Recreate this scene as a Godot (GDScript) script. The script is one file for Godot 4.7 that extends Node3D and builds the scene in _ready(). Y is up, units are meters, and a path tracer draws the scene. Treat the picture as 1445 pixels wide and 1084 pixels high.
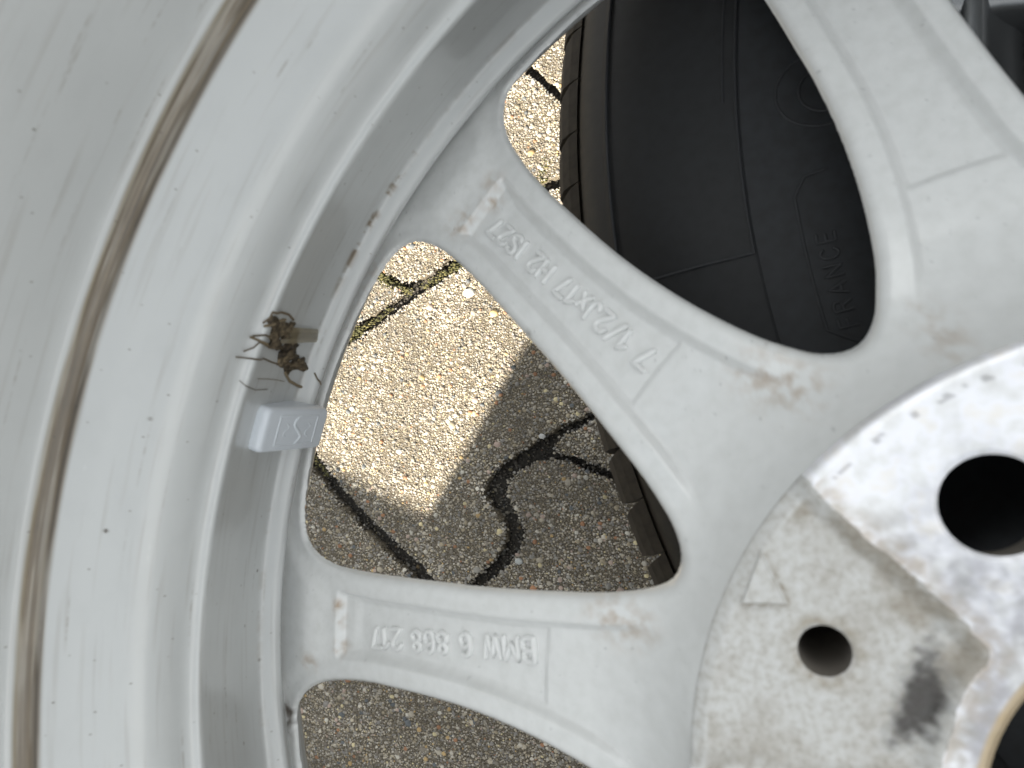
extends Node3D
# A bare alloy wheel lies face down on a second wheel with its tyre, on block paving, seen from behind.
# Modelling units are millimetres; "wheel" coordinates have x to the right and y up in the plan, z along the axle.

const S := 0.001
const LIFT := 290.0            # height of the wheel's mounting face over the paving
const FRONT := -62.0           # outboard flange, the wheel's base
const PH := 124.14             # angle of the first bolt hole's axis
const TYRE := Vector2(212, 154)
const SEED := 7

var noise := FastNoiseLite.new()
var fine := FastNoiseLite.new()
var rng := RandomNumberGenerator.new()
var names := {}
var M := {}

# ------------------------------------------------------------------ helpers
func numbered(called: String) -> String:
	var n: int = names.get(called, 0)
	names[called] = n + 1
	return called if n == 0 else "%s_%03d" % [called, n]

func thing(called: String, label: String, category: String, at: Vector3, group := "") -> Node3D:
	var o := Node3D.new()
	o.name = numbered(called)
	add_child(o)
	o.position = at
	o.set_meta("label", label)
	o.set_meta("category", category)
	if group:
		o.set_meta("group", group)
	return o

func part(called: String, mesh: Mesh, mat: Material, parent: Node3D, label := "") -> MeshInstance3D:
	var o := MeshInstance3D.new()
	o.name = called
	o.mesh = mesh
	o.material_override = mat
	parent.add_child(o, true)
	if label:
		o.set_meta("label", label)
	return o

class Buf:
	var v := PackedVector3Array()
	var n := PackedVector3Array()
	var c := PackedColorArray()
	var uv := PackedVector2Array()
	var idx := PackedInt32Array()
	func add(p: Vector3, nn: Vector3, col := Color.WHITE, t := Vector2.ZERO) -> int:
		v.append(p); n.append(nn); c.append(col); uv.append(t)
		return v.size() - 1
	func tri(a: int, b: int, d: int) -> void:
		var f := (v[b] - v[a]).cross(v[d] - v[a])
		if f.dot(n[a] + n[b] + n[d]) > 0.0:      # front faces run clockwise
			idx.append(a); idx.append(d); idx.append(b)
		else:
			idx.append(a); idx.append(b); idx.append(d)
	func quad(a: int, b: int, d: int, e: int) -> void:
		tri(a, b, d); tri(a, d, e)
	func flat(pts: Array, nn: Vector3, col := Color.WHITE) -> void:
		var k := []
		for p in pts:
			k.append(add(p, nn, col, Vector2(p.x, p.z) * 10.0))
		for i in range(1, k.size() - 1):
			tri(k[0], k[i], k[i + 1])
	func box(center: Vector3, half: Vector3, bas := Basis(), col := Color.WHITE) -> void:
		for ax in 3:
			for s in [-1.0, 1.0]:
				var nn := Vector3.ZERO; nn[ax] = s
				var u := Vector3.ZERO; u[(ax + 1) % 3] = half[(ax + 1) % 3]
				var w := Vector3.ZERO; w[(ax + 2) % 3] = half[(ax + 2) % 3]
				var q := nn * half[ax]
				flat([center + bas * (q + u + w), center + bas * (q - u + w), center + bas * (q - u - w), center + bas * (q + u - w)], bas * nn, col)
	func mesh() -> ArrayMesh:
		var a := []
		a.resize(Mesh.ARRAY_MAX)
		a[Mesh.ARRAY_VERTEX] = v; a[Mesh.ARRAY_NORMAL] = n; a[Mesh.ARRAY_COLOR] = c; a[Mesh.ARRAY_TEX_UV] = uv; a[Mesh.ARRAY_INDEX] = idx
		var m := ArrayMesh.new()
		m.add_surface_from_arrays(Mesh.PRIMITIVE_TRIANGLES, a)
		return m

func sm(a: float, b: float, x: float) -> float:
	var t := clampf((x - a) / (b - a), 0.0, 1.0)
	return t * t * (3.0 - 2.0 * t)

func lp(x: float, y: float, z: float) -> Vector3:      # wheel mm -> the wheel node's own metres
	return Vector3(x * S, (z - FRONT) * S, -y * S)

func ld(x: float, y: float, z: float) -> Vector3:
	return Vector3(x, z, -y)

func chaikin(pts: Array, times: int, closed := false) -> Array:
	var a := pts
	for k in times:
		var b := []
		if not closed:
			b.append(a[0])
		var m: int = a.size() if closed else a.size() - 1
		for i in m:
			var p: Vector2 = a[i]
			var q: Vector2 = a[(i + 1) % a.size()]
			b.append(p.lerp(q, 0.25)); b.append(p.lerp(q, 0.75))
		if not closed:
			b.append(a[-1])
		a = b
	return a

func sd_poly(poly: PackedVector2Array, p: Vector2) -> float:
	var d := 1e9
	var s := 1.0
	var j := poly.size() - 1
	for i in poly.size():
		var a := poly[i]
		var b := poly[j]
		var e := b - a
		var w := p - a
		var t := clampf(w.dot(e) / e.length_squared(), 0.0, 1.0)
		d = minf(d, (w - e * t).length_squared())
		var c1 := p.y >= a.y
		var c2 := p.y < b.y
		var c3 := e.x * w.y > e.y * w.x
		if (c1 and c2 and c3) or (not c1 and not c2 and not c3):
			s = -s
		j = i
	return s * sqrt(d)

func lathe(prof: Array, seg: int, cols := PackedColorArray(), y0 := FRONT, turns := 4.0, flip := false) -> ArrayMesh:
	# prof: Vector2(radius, z) in mm; the surface's outside lies to the right of the profile's direction unless flipped
	var b := Buf.new()
	var n := prof.size()
	var vlen := PackedFloat32Array([0.0])
	for i in range(1, n):
		vlen.append(vlen[-1] + prof[i].distance_to(prof[i - 1]))
	for i in n:
		var t: Vector2 = (prof[mini(i + 1, n - 1)] - prof[maxi(i - 1, 0)]).normalized()
		var nn := Vector2(t.y, -t.x) * (-1.0 if flip else 1.0)
		var col := cols[i] if cols.size() else Color.WHITE
		for k in seg + 1:
			var a := TAU * k / seg
			var ca := cos(a)
			var sa := sin(a)
			b.add(Vector3(prof[i].x * ca * S, (prof[i].y - y0) * S, -prof[i].x * sa * S), Vector3(nn.x * ca, nn.y, -nn.x * sa), col, Vector2(turns * k / seg - 0.333, vlen[i] / vlen[-1]))
	for i in n - 1:
		for k in seg:
			var a := i * (seg + 1) + k
			b.quad(a, a + 1, a + seg + 2, a + seg + 1)
	return b.mesh()

# ------------------------------------------------------------------ clipping a grid of points by fields
class Grid:
	var rows := 0
	var cols := 0
	var p := PackedVector3Array()
	var n := PackedVector3Array()
	var c := PackedColorArray()
	var f := []                  # PackedFloat32Array per field; kept where every field > 0
	func smooth_normals(up: Vector3) -> void:
		n.resize(p.size())
		for i in rows:
			for j in cols:
				var a := p[i * cols + mini(j + 1, cols - 1)] - p[i * cols + maxi(j - 1, 0)]
				var b := p[mini(i + 1, rows - 1) * cols + j] - p[maxi(i - 1, 0) * cols + j]
				var x := a.cross(b).normalized()
				n[i * cols + j] = x if x.dot(up) > 0 else -x
	func cut(b: Buf, walls: Array) -> void:      # walls: pairs of points on the first field's edge
		var at := {}
		for i in rows - 1:
			for j in cols - 1:
				var k := i * cols + j
				var q := [k, k + 1, k + cols + 1, k + cols]
				var least := 1e9
				var out := false
				for g in f:
					var lo := minf(minf(g[q[0]], g[q[1]]), minf(g[q[2]], g[q[3]]))
					var hi := maxf(maxf(g[q[0]], g[q[1]]), maxf(g[q[2]], g[q[3]]))
					least = minf(least, lo)
					if hi <= 0.0:
						out = true
				if out:
					continue
				if least > 0.0:
					var ids := []
					for w in q:
						if not at.has(w):
							at[w] = b.add(p[w], n[w], c[w], Vector2(p[w].x, p[w].z) * 12.0)
						ids.append(at[w])
					b.quad(ids[0], ids[1], ids[2], ids[3])
					continue
				for half in [[q[0], q[1], q[2]], [q[0], q[2], q[3]]]:
					var poly := []
					for w in half:
						var vals := []
						for g in f:
							vals.append(g[w])
						poly.append([p[w], n[w], c[w], vals])
					for gi in f.size():
						var nu := []
						var cross := []
						for m in poly.size():
							var A = poly[m]
							var B = poly[(m + 1) % poly.size()]
							if A[3][gi] > 0.0:
								nu.append(A)
							if (A[3][gi] > 0.0) != (B[3][gi] > 0.0):
								var t: float = A[3][gi] / (A[3][gi] - B[3][gi])
								var vals := []
								for g in f.size():
									vals.append(lerpf(A[3][g], B[3][g], t))
								var X := [A[0].lerp(B[0], t), A[1].lerp(B[1], t).normalized(), A[2].lerp(B[2], t), vals]
								nu.append(X)
								cross.append(X)
						poly = nu
						if gi == 0 and cross.size() == 2:
							walls.append([cross[0][0], cross[1][0]])
						if poly.size() < 3:
							break
					if poly.size() < 3:
						continue
					var ids := []
					for A in poly:
						ids.append(b.add(A[0], A[1], A[2], Vector2(A[0].x, A[0].z) * 12.0))
					for m in range(1, ids.size() - 1):
						b.tri(ids[0], ids[m], ids[m + 1])

# ------------------------------------------------------------------ textures and materials
func noise_tex(size: int, freq: float, stops: Array, octaves := 4, kind := FastNoiseLite.TYPE_SIMPLEX_SMOOTH, as_normal := false, strength := 1.0) -> NoiseTexture2D:
	var f := FastNoiseLite.new()
	f.noise_type = kind
	f.seed = SEED + int(freq * 1000) + octaves
	f.frequency = freq
	f.fractal_octaves = octaves
	var t := NoiseTexture2D.new()
	t.width = size; t.height = size; t.seamless = true; t.noise = f
	if as_normal:
		t.as_normal_map = true
		t.bump_strength = strength
	elif stops.size():
		var g := Gradient.new()
		var off := PackedFloat32Array()
		var col := PackedColorArray()
		for s in stops:
			off.append(s[0]); col.append(s[1])
		g.offsets = off; g.colors = col
		t.color_ramp = g
	return t

func lin(r: float, g: float, b: float) -> Color:
	return Color(r, g, b).linear_to_srgb()

func material(col: Color, rough: float, metal := 0.0) -> StandardMaterial3D:
	var m := StandardMaterial3D.new()
	m.albedo_color = col
	m.roughness = rough
	m.metallic = metal
	return m

func barrel_texture() -> ImageTexture:
	# dirt on the barrel's paint: u runs round (four repeats), v along the profile
	var w := 1024
	var h := 1024
	var streak := FastNoiseLite.new()
	streak.seed = 31
	streak.frequency = 0.02
	streak.fractal_octaves = 3
	var data := PackedByteArray()
	data.resize(w * h * 3)
	var lanes := PackedFloat32Array()
	for y in h:
		lanes.append(clampf(fine.get_noise_2d(y * 3.1, 4.0) * 1.6, -1.0, 1.0))
	var v0 := BAND.x
	var v1 := BAND.y
	for y in h:
		var v := (y + 0.5) / h
		var band := 0.0
		var base_band := sm(v0 - 0.0015, v0 + 0.001, v) * (1.0 - sm(v1 - 0.001, v1 + 0.0015, v))
		var speck := sm(0.25, 0.5, v)
		for x in w:
			var wob := noise.get_noise_2d(x * 0.6, y * 1.5)
			var r := 1.0 + wob * 0.02
			var g := r
			var b := r
			var cn := exp(-pow((v - CORNER) / 0.0022, 2.0))
			if cn > 0.02:
				var k2 := clampf(noise.get_noise_2d(x * 0.9, 77.0) * 2.2 + fine.get_noise_2d(x * 6.0, y * 8.0) * 0.9 + 0.05, 0.0, 1.0) * cn * (0.10 + 0.75 * sm(200.0, 250.0, x) * (1.0 - sm(310.0, 390.0, x)))
				r = lerpf(r, 0.50, k2); g = lerpf(g, 0.40, k2); b = lerpf(b, 0.30, k2)
			var s := streak.get_noise_2d(x * 0.25, y * 9.0)
			var dust := clampf(s * 1.9 - 0.45, 0.0, 1.0) * 0.24 * (0.35 + 0.65 * speck)
			r *= 1.0 - dust * 0.8
			g *= 1.0 - dust * 0.9
			b *= 1.0 - dust
			band = base_band * clampf(0.92 + 0.9 * streak.get_noise_2d(x * 0.35 + 500.0, y * 14.0), 0.6, 1.0)
			if band > 0.01:
				var l := 0.5 + 0.5 * streak.get_noise_2d(x * 0.12, y * 60.0)
				var along := 0.85 + 0.3 * noise.get_noise_2d(x * 0.8, 300.0)
				var k := clampf(l * along, 0.0, 1.0)
				var q := Color(0.33, 0.27, 0.19).lerp(Color(0.68, 0.59, 0.46), k)
				if v > v1 - (v1 - v0) * 0.16:
					q = q.lerp(Color(0.78, 0.72, 0.62), 0.6)
				if v < v0 + (v1 - v0) * 0.16:
					q = q.lerp(Color(0.26, 0.21, 0.16), 0.45)
				r = lerpf(r, q.r, band); g = lerpf(g, q.g, band); b = lerpf(b, q.b, band)
			var o := (y * w + x) * 3
			data[o] = int(clampf(r, 0, 1) * 255 * 0.97)
			data[o + 1] = int(clampf(g, 0, 1) * 255 * 0.97)
			data[o + 2] = int(clampf(b, 0, 1) * 255 * 0.97)
	var r2 := RandomNumberGenerator.new()
	r2.seed = 99
	for i in 420:       # scuffs that run round the barrel
		var cx := r2.randi_range(0, w - 1)
		var cy := int(h * pow(r2.randf(), 1.5) * 0.62)
		var len := r2.randi_range(4, 70)
		var k := r2.randf_range(0.02, 0.17)
		var light := r2.randf() > 0.75
		var drift := r2.randf_range(-0.02, 0.02)
		for dx in len:
			var a := k * sin(PI * (dx + 0.5) / len) * clampf(0.6 + 1.4 * streak.get_noise_2d((cx + dx) * 6.0, cy * 40.0), 0.0, 1.0)
			var yy := clampi(cy + int(drift * dx), 0, h - 1)
			var o := (yy * w + posmod(cx + dx, w)) * 3
			for ch in 3:
				data[o + ch] = mini(255, int(data[o + ch] * (1.0 + a * 0.25))) if light else int(data[o + ch] * (1.0 - a * (0.8 + 0.1 * ch)))
	for i in 900:       # specks of brake dust and dried mud
		var cx := r2.randi_range(0, w - 1)
		var cy := r2.randi_range(0, h - 1)
		var rad := 0.15 + pow(r2.randf(), 8.0) * 1.3
		var k := r2.randf_range(0.15, 0.75)
		for dy in range(-4, 5):
			for dx in range(-4, 5):
				var a := clampf(rad + 0.5 - Vector2(dx, dy * 1.5).length(), 0.0, 1.0) * k
				var yy := cy + dy
				if a > 0.0 and yy >= 0 and yy < h:
					var o := (yy * w + posmod(cx + dx, w)) * 3
					data[o] = int(data[o] * (1.0 - a * 0.75))
					data[o + 1] = int(data[o + 1] * (1.0 - a * 0.8))
					data[o + 2] = int(data[o + 2] * (1.0 - a * 0.85))
	return ImageTexture.create_from_image(Image.create_from_data(w, h, false, Image.FORMAT_RGB8, data))

func make_materials() -> void:
	var paint := material(lin(0.745, 0.75, 0.74), 0.34)
	paint.vertex_color_use_as_albedo = true
	paint.clearcoat_enabled = true
	paint.clearcoat = 0.9
	paint.clearcoat_roughness = 0.1
	paint.uv1_triplanar = true
	paint.uv1_scale = Vector3(22, 22, 22)
	paint.albedo_texture = noise_tex(512, 0.02, [[0.0, Color(0.94, 0.94, 0.935)], [0.5, Color(0.975, 0.975, 0.975)], [1.0, Color(1, 1, 1)]], 5)
	paint.normal_enabled = true
	paint.normal_texture = noise_tex(512, 0.09, [], 3, FastNoiseLite.TYPE_SIMPLEX_SMOOTH, true, 3.0)
	paint.normal_scale = 0.07
	M.paint = paint
	var barrel := material(lin(0.60, 0.612, 0.608), 0.34)  # same paint as the spokes, darkened to stand in for weaker light
	barrel.clearcoat_enabled = true
	barrel.clearcoat = 0.7
	barrel.clearcoat_roughness = 0.14
	barrel.albedo_texture = barrel_texture()
	M.barrel = barrel
	var metal := material(lin(0.97, 0.97, 0.97), 0.4, 0.3)
	metal.vertex_color_use_as_albedo = true
	metal.albedo_texture = noise_tex(1024, 0.012, [[0.0, Color(0.86, 0.855, 0.85)], [0.35, Color(0.94, 0.94, 0.945)], [0.55, Color(0.98, 0.98, 1.0)], [1.0, Color(0.95, 0.93, 0.90)]], 6)
	metal.roughness_texture = noise_tex(512, 0.02, [[0.0, Color(1, 1, 1)], [1.0, Color(0.75, 0.75, 0.75)]], 4)
	M.metal = metal
	var worn := material(lin(0.62, 0.62, 0.615), 0.55)
	worn.vertex_color_use_as_albedo = true
	worn.albedo_texture = noise_tex(1024, 0.045, [[0.0, Color(0.84, 0.82, 0.79)], [0.45, Color(0.94, 0.935, 0.92)], [1.0, Color(1, 1, 1)]], 7)
	M.worn = worn
	var lead := material(lin(0.72, 0.76, 0.81), 0.4)
	lead.clearcoat_enabled = true
	lead.clearcoat = 0.3
	M.weight = lead
	var rubber := material(lin(0.074, 0.076, 0.080), 0.62)
	rubber.vertex_color_use_as_albedo = true
	rubber.uv1_triplanar = true
	rubber.uv1_scale = Vector3(14, 14, 14)
	rubber.albedo_texture = noise_tex(512, 0.03, [[0.0, Color(0.6, 0.6, 0.6)], [0.5, Color(0.85, 0.85, 0.85)], [1.0, Color(1, 1, 1)]], 5)
	M.rubber = rubber
	var moulded := material(lin(0.014, 0.015, 0.018), 0.55)
	M.moulded = moulded
	var tread := material(lin(0.044, 0.035, 0.024), 0.85)
	tread.uv1_triplanar = true
	tread.uv1_scale = Vector3(18, 18, 18)
	tread.albedo_texture = noise_tex(512, 0.03, [[0.0, Color(0.55, 0.52, 0.48)], [0.5, Color(0.85, 0.84, 0.82)], [1.0, Color(1, 1, 1)]], 5)
	M.tread = tread
	var stone := material(lin(0.20, 0.178, 0.14), 0.92)
	stone.uv1_triplanar = true
	stone.uv1_world_triplanar = true
	stone.uv1_scale = Vector3(9, 9, 9)
	stone.albedo_texture = noise_tex(1024, 0.09, [[0.0, Color(0.35, 0.32, 0.28)], [0.4, Color(0.72, 0.70, 0.66)], [0.62, Color(0.95, 0.93, 0.9)], [1.0, Color(1, 1, 1)]], 4)
	stone.heightmap_enabled = true
	stone.heightmap_scale = 0.12
	stone.heightmap_texture = noise_tex(1024, 0.11, [[0.0, Color.BLACK], [1.0, Color.WHITE]], 4)
	M.stone = stone
	M.soil = material(lin(0.045, 0.039, 0.031), 0.95)
	M.soil.uv1_triplanar = true
	M.soil.uv1_world_triplanar = true
	M.soil.uv1_scale = Vector3(8, 8, 8)
	M.soil.albedo_texture = noise_tex(512, 0.08, [[0.0, Color(0.4, 0.4, 0.4)], [1.0, Color(1, 1, 1)]], 4)
	var grit := material(Color.WHITE, 0.8)
	grit.vertex_color_use_as_albedo = true
	M.grit = grit
	var moss := material(Color.WHITE, 0.9)
	moss.vertex_color_use_as_albedo = true
	M.moss = moss
	M.wall = material(lin(0.80, 0.79, 0.76), 0.9)  # for the unseen wall added to cast shade
	M.wall.uv1_triplanar = true
	M.wall.albedo_texture = noise_tex(512, 0.05, [[0.0, Color(0.8, 0.8, 0.8)], [1.0, Color(1, 1, 1)]], 5)
	M.insect = material(Color.WHITE, 0.7)
	M.insect.vertex_color_use_as_albedo = true
	M.wing = material(Color(lin(0.24, 0.20, 0.13), 0.6), 0.4)
	M.wing.transparency = BaseMaterial3D.TRANSPARENCY_ALPHA
	M.wing.cull_mode = BaseMaterial3D.CULL_DISABLED
	M.silver = material(lin(0.20, 0.205, 0.21), 0.26, 0.75)
	M.dark = material(lin(0.02, 0.02, 0.02), 0.8)

# ------------------------------------------------------------------ the wheel
const HALF_B := [Vector2(84.8, 0), Vector2(85.6, 3), Vector2(88.8, 6.6), Vector2(93.5, 10), Vector2(99, 13.4), Vector2(107.5, 17.8), Vector2(116, 22.2), Vector2(125.5, 26.8), Vector2(136, 31.5), Vector2(147, 36.3), Vector2(157, 40.7), Vector2(166, 44.2), Vector2(173.5, 46.6), Vector2(180, 47.4), Vector2(186, 46.4), Vector2(190, 43), Vector2(192.8, 37.5), Vector2(195.4, 28), Vector2(197.3, 17), Vector2(198.2, 6), Vector2(198.3, 0)]
const HALF_A := [Vector2(86.6, 0), Vector2(87.3, 2.8), Vector2(89.5, 6), Vector2(92.5, 8.4), Vector2(97.5, 12), Vector2(105, 15.9), Vector2(113.5, 19.7), Vector2(124.5, 23.7), Vector2(136, 27), Vector2(150, 30), Vector2(162, 32.4), Vector2(173, 33.5), Vector2(181.5, 33.4), Vector2(188.4, 31.6), Vector2(193.6, 28.2), Vector2(196, 23.7), Vector2(197, 16), Vector2(198, 8), Vector2(198.3, 0)]
const R_IN := 76.0
const R_OUT := 201.2
const W_ROWS := 232
const W_COLS := 221
var win_a := PackedVector2Array()
var win_b := PackedVector2Array()
var field_d := PackedFloat32Array()
const BARREL := [Vector2(201, -50), Vector2(200.4, -48.2), Vector2(199, -46.2), Vector2(197.2, -44.6), Vector2(196.3, -43.2), Vector2(196.4, -42.0), Vector2(197.6, -40.6), Vector2(199.4, -39.0), Vector2(199.9, -38.2), Vector2(199.8, -36.8), Vector2(198.6, -32), Vector2(196.4, -25), Vector2(194, -17), Vector2(191.6, -10.5), Vector2(190.9, -8.6), Vector2(191.1, -7.5), Vector2(192.2, -6.7), Vector2(193.0, -5), Vector2(193.5, -1), Vector2(194.8, 3.4), Vector2(198, 7.8), Vector2(203, 11.5), Vector2(207, 14), Vector2(209.6, 16.0), Vector2(210.6, 16.7), Vector2(211.0, 17.3), Vector2(212.2, 18.5), Vector2(213.2, 20.4), Vector2(213.5, 21.4), Vector2(214.3, 23), Vector2(214.5, 30), Vector2(214.8, 60), Vector2(215.4, 90), Vector2(217, 104), Vector2(221, 111), Vector2(228, 115), Vector2(234, 118), Vector2(236.5, 121), Vector2(236.5, 124), Vector2(238, 126), Vector2(241, 126), Vector2(242, 122), Vector2(242, 114), Vector2(239, 110), Vector2(228, 106), Vector2(222, 98), Vector2(219.5, 80), Vector2(218.5, 30), Vector2(212, 16), Vector2(200, 5), Vector2(197, -8), Vector2(203, -30), Vector2(216, -38), Vector2(222, -46), Vector2(230, -50), Vector2(239, -52), Vector2(241, -58), Vector2(238, -62), Vector2(222, -62), Vector2(205, -60), Vector2(201, -57), Vector2(201, -50.3)]
var CORNER := 0.05
var BAND := Vector2(0.3, 0.32)      # v of the brown line in the barrel's texture

func closed_outline(half: Array) -> PackedVector2Array:
	var full := []
	for p in half:
		full.append(p)
	for i in range(half.size() - 2, 0, -1):
		full.append(Vector2(half[i].x, -half[i].y))
	return PackedVector2Array(chaikin(full, 1, true))

func spoke_base(r: float) -> float:
	return -14.0 - 0.289 * (r - 78.0)

func spoke_z(r: float, d: float, mid: float) -> float:
	var z := spoke_base(r)
	z += 9.0 * pow(clampf(1.0 - (r - R_IN) / 16.0, 0.0, 1.0), 2.2)                  # up the flank of the hub
	var pocket := sm(5.6, 7.8, d) * sm(83.0, 99.0, r) * (1.0 - sm(174.5, 177.5, r))
	z -= 2.3 * pocket
	z -= 0.6 * sm(7.5, 8.5, d) * sm(109.3, 110.3, r) * (1.0 - sm(168.0, 172.0, r)) # the plate that carries the lettering
	z += 2.0 * sm(178.0, 190.0, r) * sm(3.0, 9.0, d) - 1.2 * sm(186.0, 199.0, r) * sm(3.0, 9.0, d)
	var rr := 2.6 - 0.9 * sm(165.0, 190.0, r)
	if d < rr:
		var q := rr - maxf(d, 0.0)
		z -= rr - sqrt(maxf(rr * rr - q * q, 0.0))
	return z

# brown and grey stains on the spokes: x, y, radius, strength, red-brown or grey
const STAINS := [[-132.5, 119.2, 3.2, 0.30, 0], [-133.0, 113.9, 2.6, 0.55, 0], [-140.4, 109.1, 3.2, 0.55, 0], [-143.8, 108.2, 2.2, 0.45, 0], [-176.9, 4.5, 1.6, 0.75, 0], [-176.2, 0.5, 2.0, 0.4, 0], [-175.6, -6.8, 2.4, 0.45, 0], [-187.0, -12.3, 3.0, 0.4, 0], [-197.0, -30, 3.0, 0.75, 1], [-198.5, -34.0, 3.4, 0.85, 1], [-61.7, 65.2, 5.2, 0.36, 0], [-66.8, 68.1, 4.2, 0.28, 0], [-57.0, 64.2, 4.0, 0.30, 0], [-91.1, 16.8, 4.6, 0.36, 0], [-95.8, 17.0, 4.0, 0.30, 0], [-86.6, 17.0, 3.6, 0.24, 0], [-35.8, 73.7, 3.5, 0.22, 0], [-38.3, 77.7, 2.6, 0.20, 0], [-35.5, 69.9, 3.0, 0.25, 0], [-117.9, 77.9, 0.9, 0.6, 1], [-182, 90, 9, 0.16, 0], [-172, 101, 6, 0.2, 0]]

func paint_stain(x: float, y: float) -> Color:
	var c := Color(1, 1, 1)
	for s in STAINS:
		var dx: float = x - s[0]
		var dy: float = y - s[1]
		var q: float = (dx * dx + dy * dy) / (s[2] * s[2])
		if q < 5.0:
			var a: float = exp(-q) * s[3] * 0.85 * clampf(0.6 + 2.2 * noise.get_noise_2d(x * 8.0 + y, y * 8.0), 0.0, 1.7)
			c = c.lerp(Color(0.50, 0.33, 0.19) if s[4] == 0 else Color(0.13, 0.09, 0.06), clampf(a, 0.0, 0.95))
	var sp := fine.get_noise_2d(x * 22.0, y * 22.0)
	if sp > 0.66:
		c = c * (1.0 - (sp - 0.66) * 1.4)
	c.a = 1.0
	return c

func wedge_fields() -> void:
	win_a = closed_outline(HALF_A)
	win_b = closed_outline(HALF_B)
	field_d.resize(W_ROWS * W_COLS)
	var c36 := cos(deg_to_rad(36.0))
	var s36 := sin(deg_to_rad(36.0))
	for i in W_ROWS:
		var r := lerpf(R_IN, R_OUT, float(i) / (W_ROWS - 1))
		for j in W_COLS:
			var a := deg_to_rad(36.0) * j / (W_COLS - 1)
			var pb := Vector2(r * cos(a), r * sin(a))
			var pa := Vector2(pb.x * c36 + pb.y * s36, -pb.x * s36 + pb.y * c36)
			field_d[i * W_COLS + j] = minf(sd_poly(win_b, pb), sd_poly(win_a, pa))

func wedge_mesh(axis_deg: float, side: float, stained: bool) -> ArrayMesh:
	# one spoke: the slice of wheel between the middle of a wide window (axis_deg) and of the narrow one beside it
	var g := Grid.new()
	g.rows = W_ROWS
	g.cols = W_COLS
	g.p.resize(W_ROWS * W_COLS)
	g.c.resize(W_ROWS * W_COLS)
	for i in W_ROWS:
		var r := lerpf(R_IN, R_OUT, float(i) / (W_ROWS - 1))
		for j in W_COLS:
			var phi := 36.0 * j / (W_COLS - 1)
			var a := deg_to_rad(axis_deg + side * phi)
			var x := r * cos(a)
			var y := r * sin(a)
			var k := i * W_COLS + j
			g.p[k] = lp(x, y, spoke_z(r, field_d[k], absf(phi - 20.0)))
			g.c[k] = paint_stain(x, y) if stained else Color.WHITE
	g.smooth_normals(Vector3.UP)
	g.f = [field_d]
	var b := Buf.new()
	var walls := []
	g.cut(b, walls)
	var zb := (-58.5 - FRONT) * S
	for w in walls:
		var nn := []
		for p in w:
			# outward from the material: against the gradient of the distance to the windows
			var lx: float = p.x / S
			var ly: float = -p.z / S
			var a := deg_to_rad(axis_deg)
			var qb := Vector2(lx * cos(a) + ly * sin(a), side * (-lx * sin(a) + ly * cos(a)))
			var o := Vector2(dist_at(qb + Vector2(0.3, 0)) - dist_at(qb - Vector2(0.3, 0)), dist_at(qb + Vector2(0, 0.3)) - dist_at(qb - Vector2(0, 0.3))).normalized()
			o.y *= side
			nn.append(ld(-(o.x * cos(a) - o.y * sin(a)), -(o.x * sin(a) + o.y * cos(a)), 0.0))
		var p0: Vector3 = w[0]
		var p1: Vector3 = w[1]
		var i0 := b.add(p0, nn[0]); var i1 := b.add(p1, nn[1])
		var i2 := b.add(Vector3(p1.x, zb, p1.z) - nn[1] * draft(p1, zb), (nn[1] * 2.0 + Vector3.DOWN).normalized()); var i3 := b.add(Vector3(p0.x, zb, p0.z) - nn[0] * draft(p0, zb), (nn[0] * 2.0 + Vector3.DOWN).normalized())
		b.quad(i0, i1, i2, i3)
	# the face on the far side
	var step := 4
	var g2 := Grid.new()
	g2.rows = W_ROWS / step
	g2.cols = (W_COLS - 1) / step + 1
	var d2 := PackedFloat32Array()
	for i in g2.rows:
		for j in g2.cols:
			var k := mini(i * step, W_ROWS - 1) * W_COLS + mini(j * step, W_COLS - 1)
			if i == g2.rows - 1:
				k = (W_ROWS - 1) * W_COLS + mini(j * step, W_COLS - 1)
			if j == g2.cols - 1:
				k = (k / W_COLS) * W_COLS + W_COLS - 1
			g2.p.append(Vector3(g.p[k].x, zb, g.p[k].z))
			g2.n.append(Vector3.DOWN)
			g2.c.append(Color.WHITE)
			d2.append(field_d[k] - draft(g.p[k], zb) / S)
	g2.f = [d2]
	g2.cut(b, [])
	return b.mesh()

func draft(p: Vector3, zb: float) -> float:      # the windows widen towards the wheel's face
	return (p.y - zb) * 0.45 + 0.003 * sm(0.170, 0.190, Vector2(p.x, p.z).length())

func dist_at(pb: Vector2) -> float:
	var c36 := cos(deg_to_rad(36.0))
	var s36 := sin(deg_to_rad(36.0))
	return minf(sd_poly(win_b, pb), sd_poly(win_a, Vector2(pb.x * c36 + pb.y * s36, -pb.x * s36 + pb.y * c36)))

func recess_sd(p: Vector2) -> float:      # > 0 inside the pocket round a small hole, p in the pocket's own axes
	var ay := absf(p.y)
	var side := (12.4 + (p.x - 39.0) * 0.435 - ay) * 0.917
	var inner := p.length() - 39.4
	var k := 2.0
	var h := clampf(0.5 + 0.5 * (side - inner) / k, 0.0, 1.0)
	return lerpf(side, inner, h) - k * h * (1.0 - h) + 0.9 * noise.get_noise_2d(p.x * 2.5, p.y * 2.5) + 0.35 * noise.get_noise_2d(p.x * 14.0, p.y * 14.0)

const TRI := [Vector2(-64.47, 36.6), Vector2(-67.88, 26.9), Vector2(-59.97, 27.6)]

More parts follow.
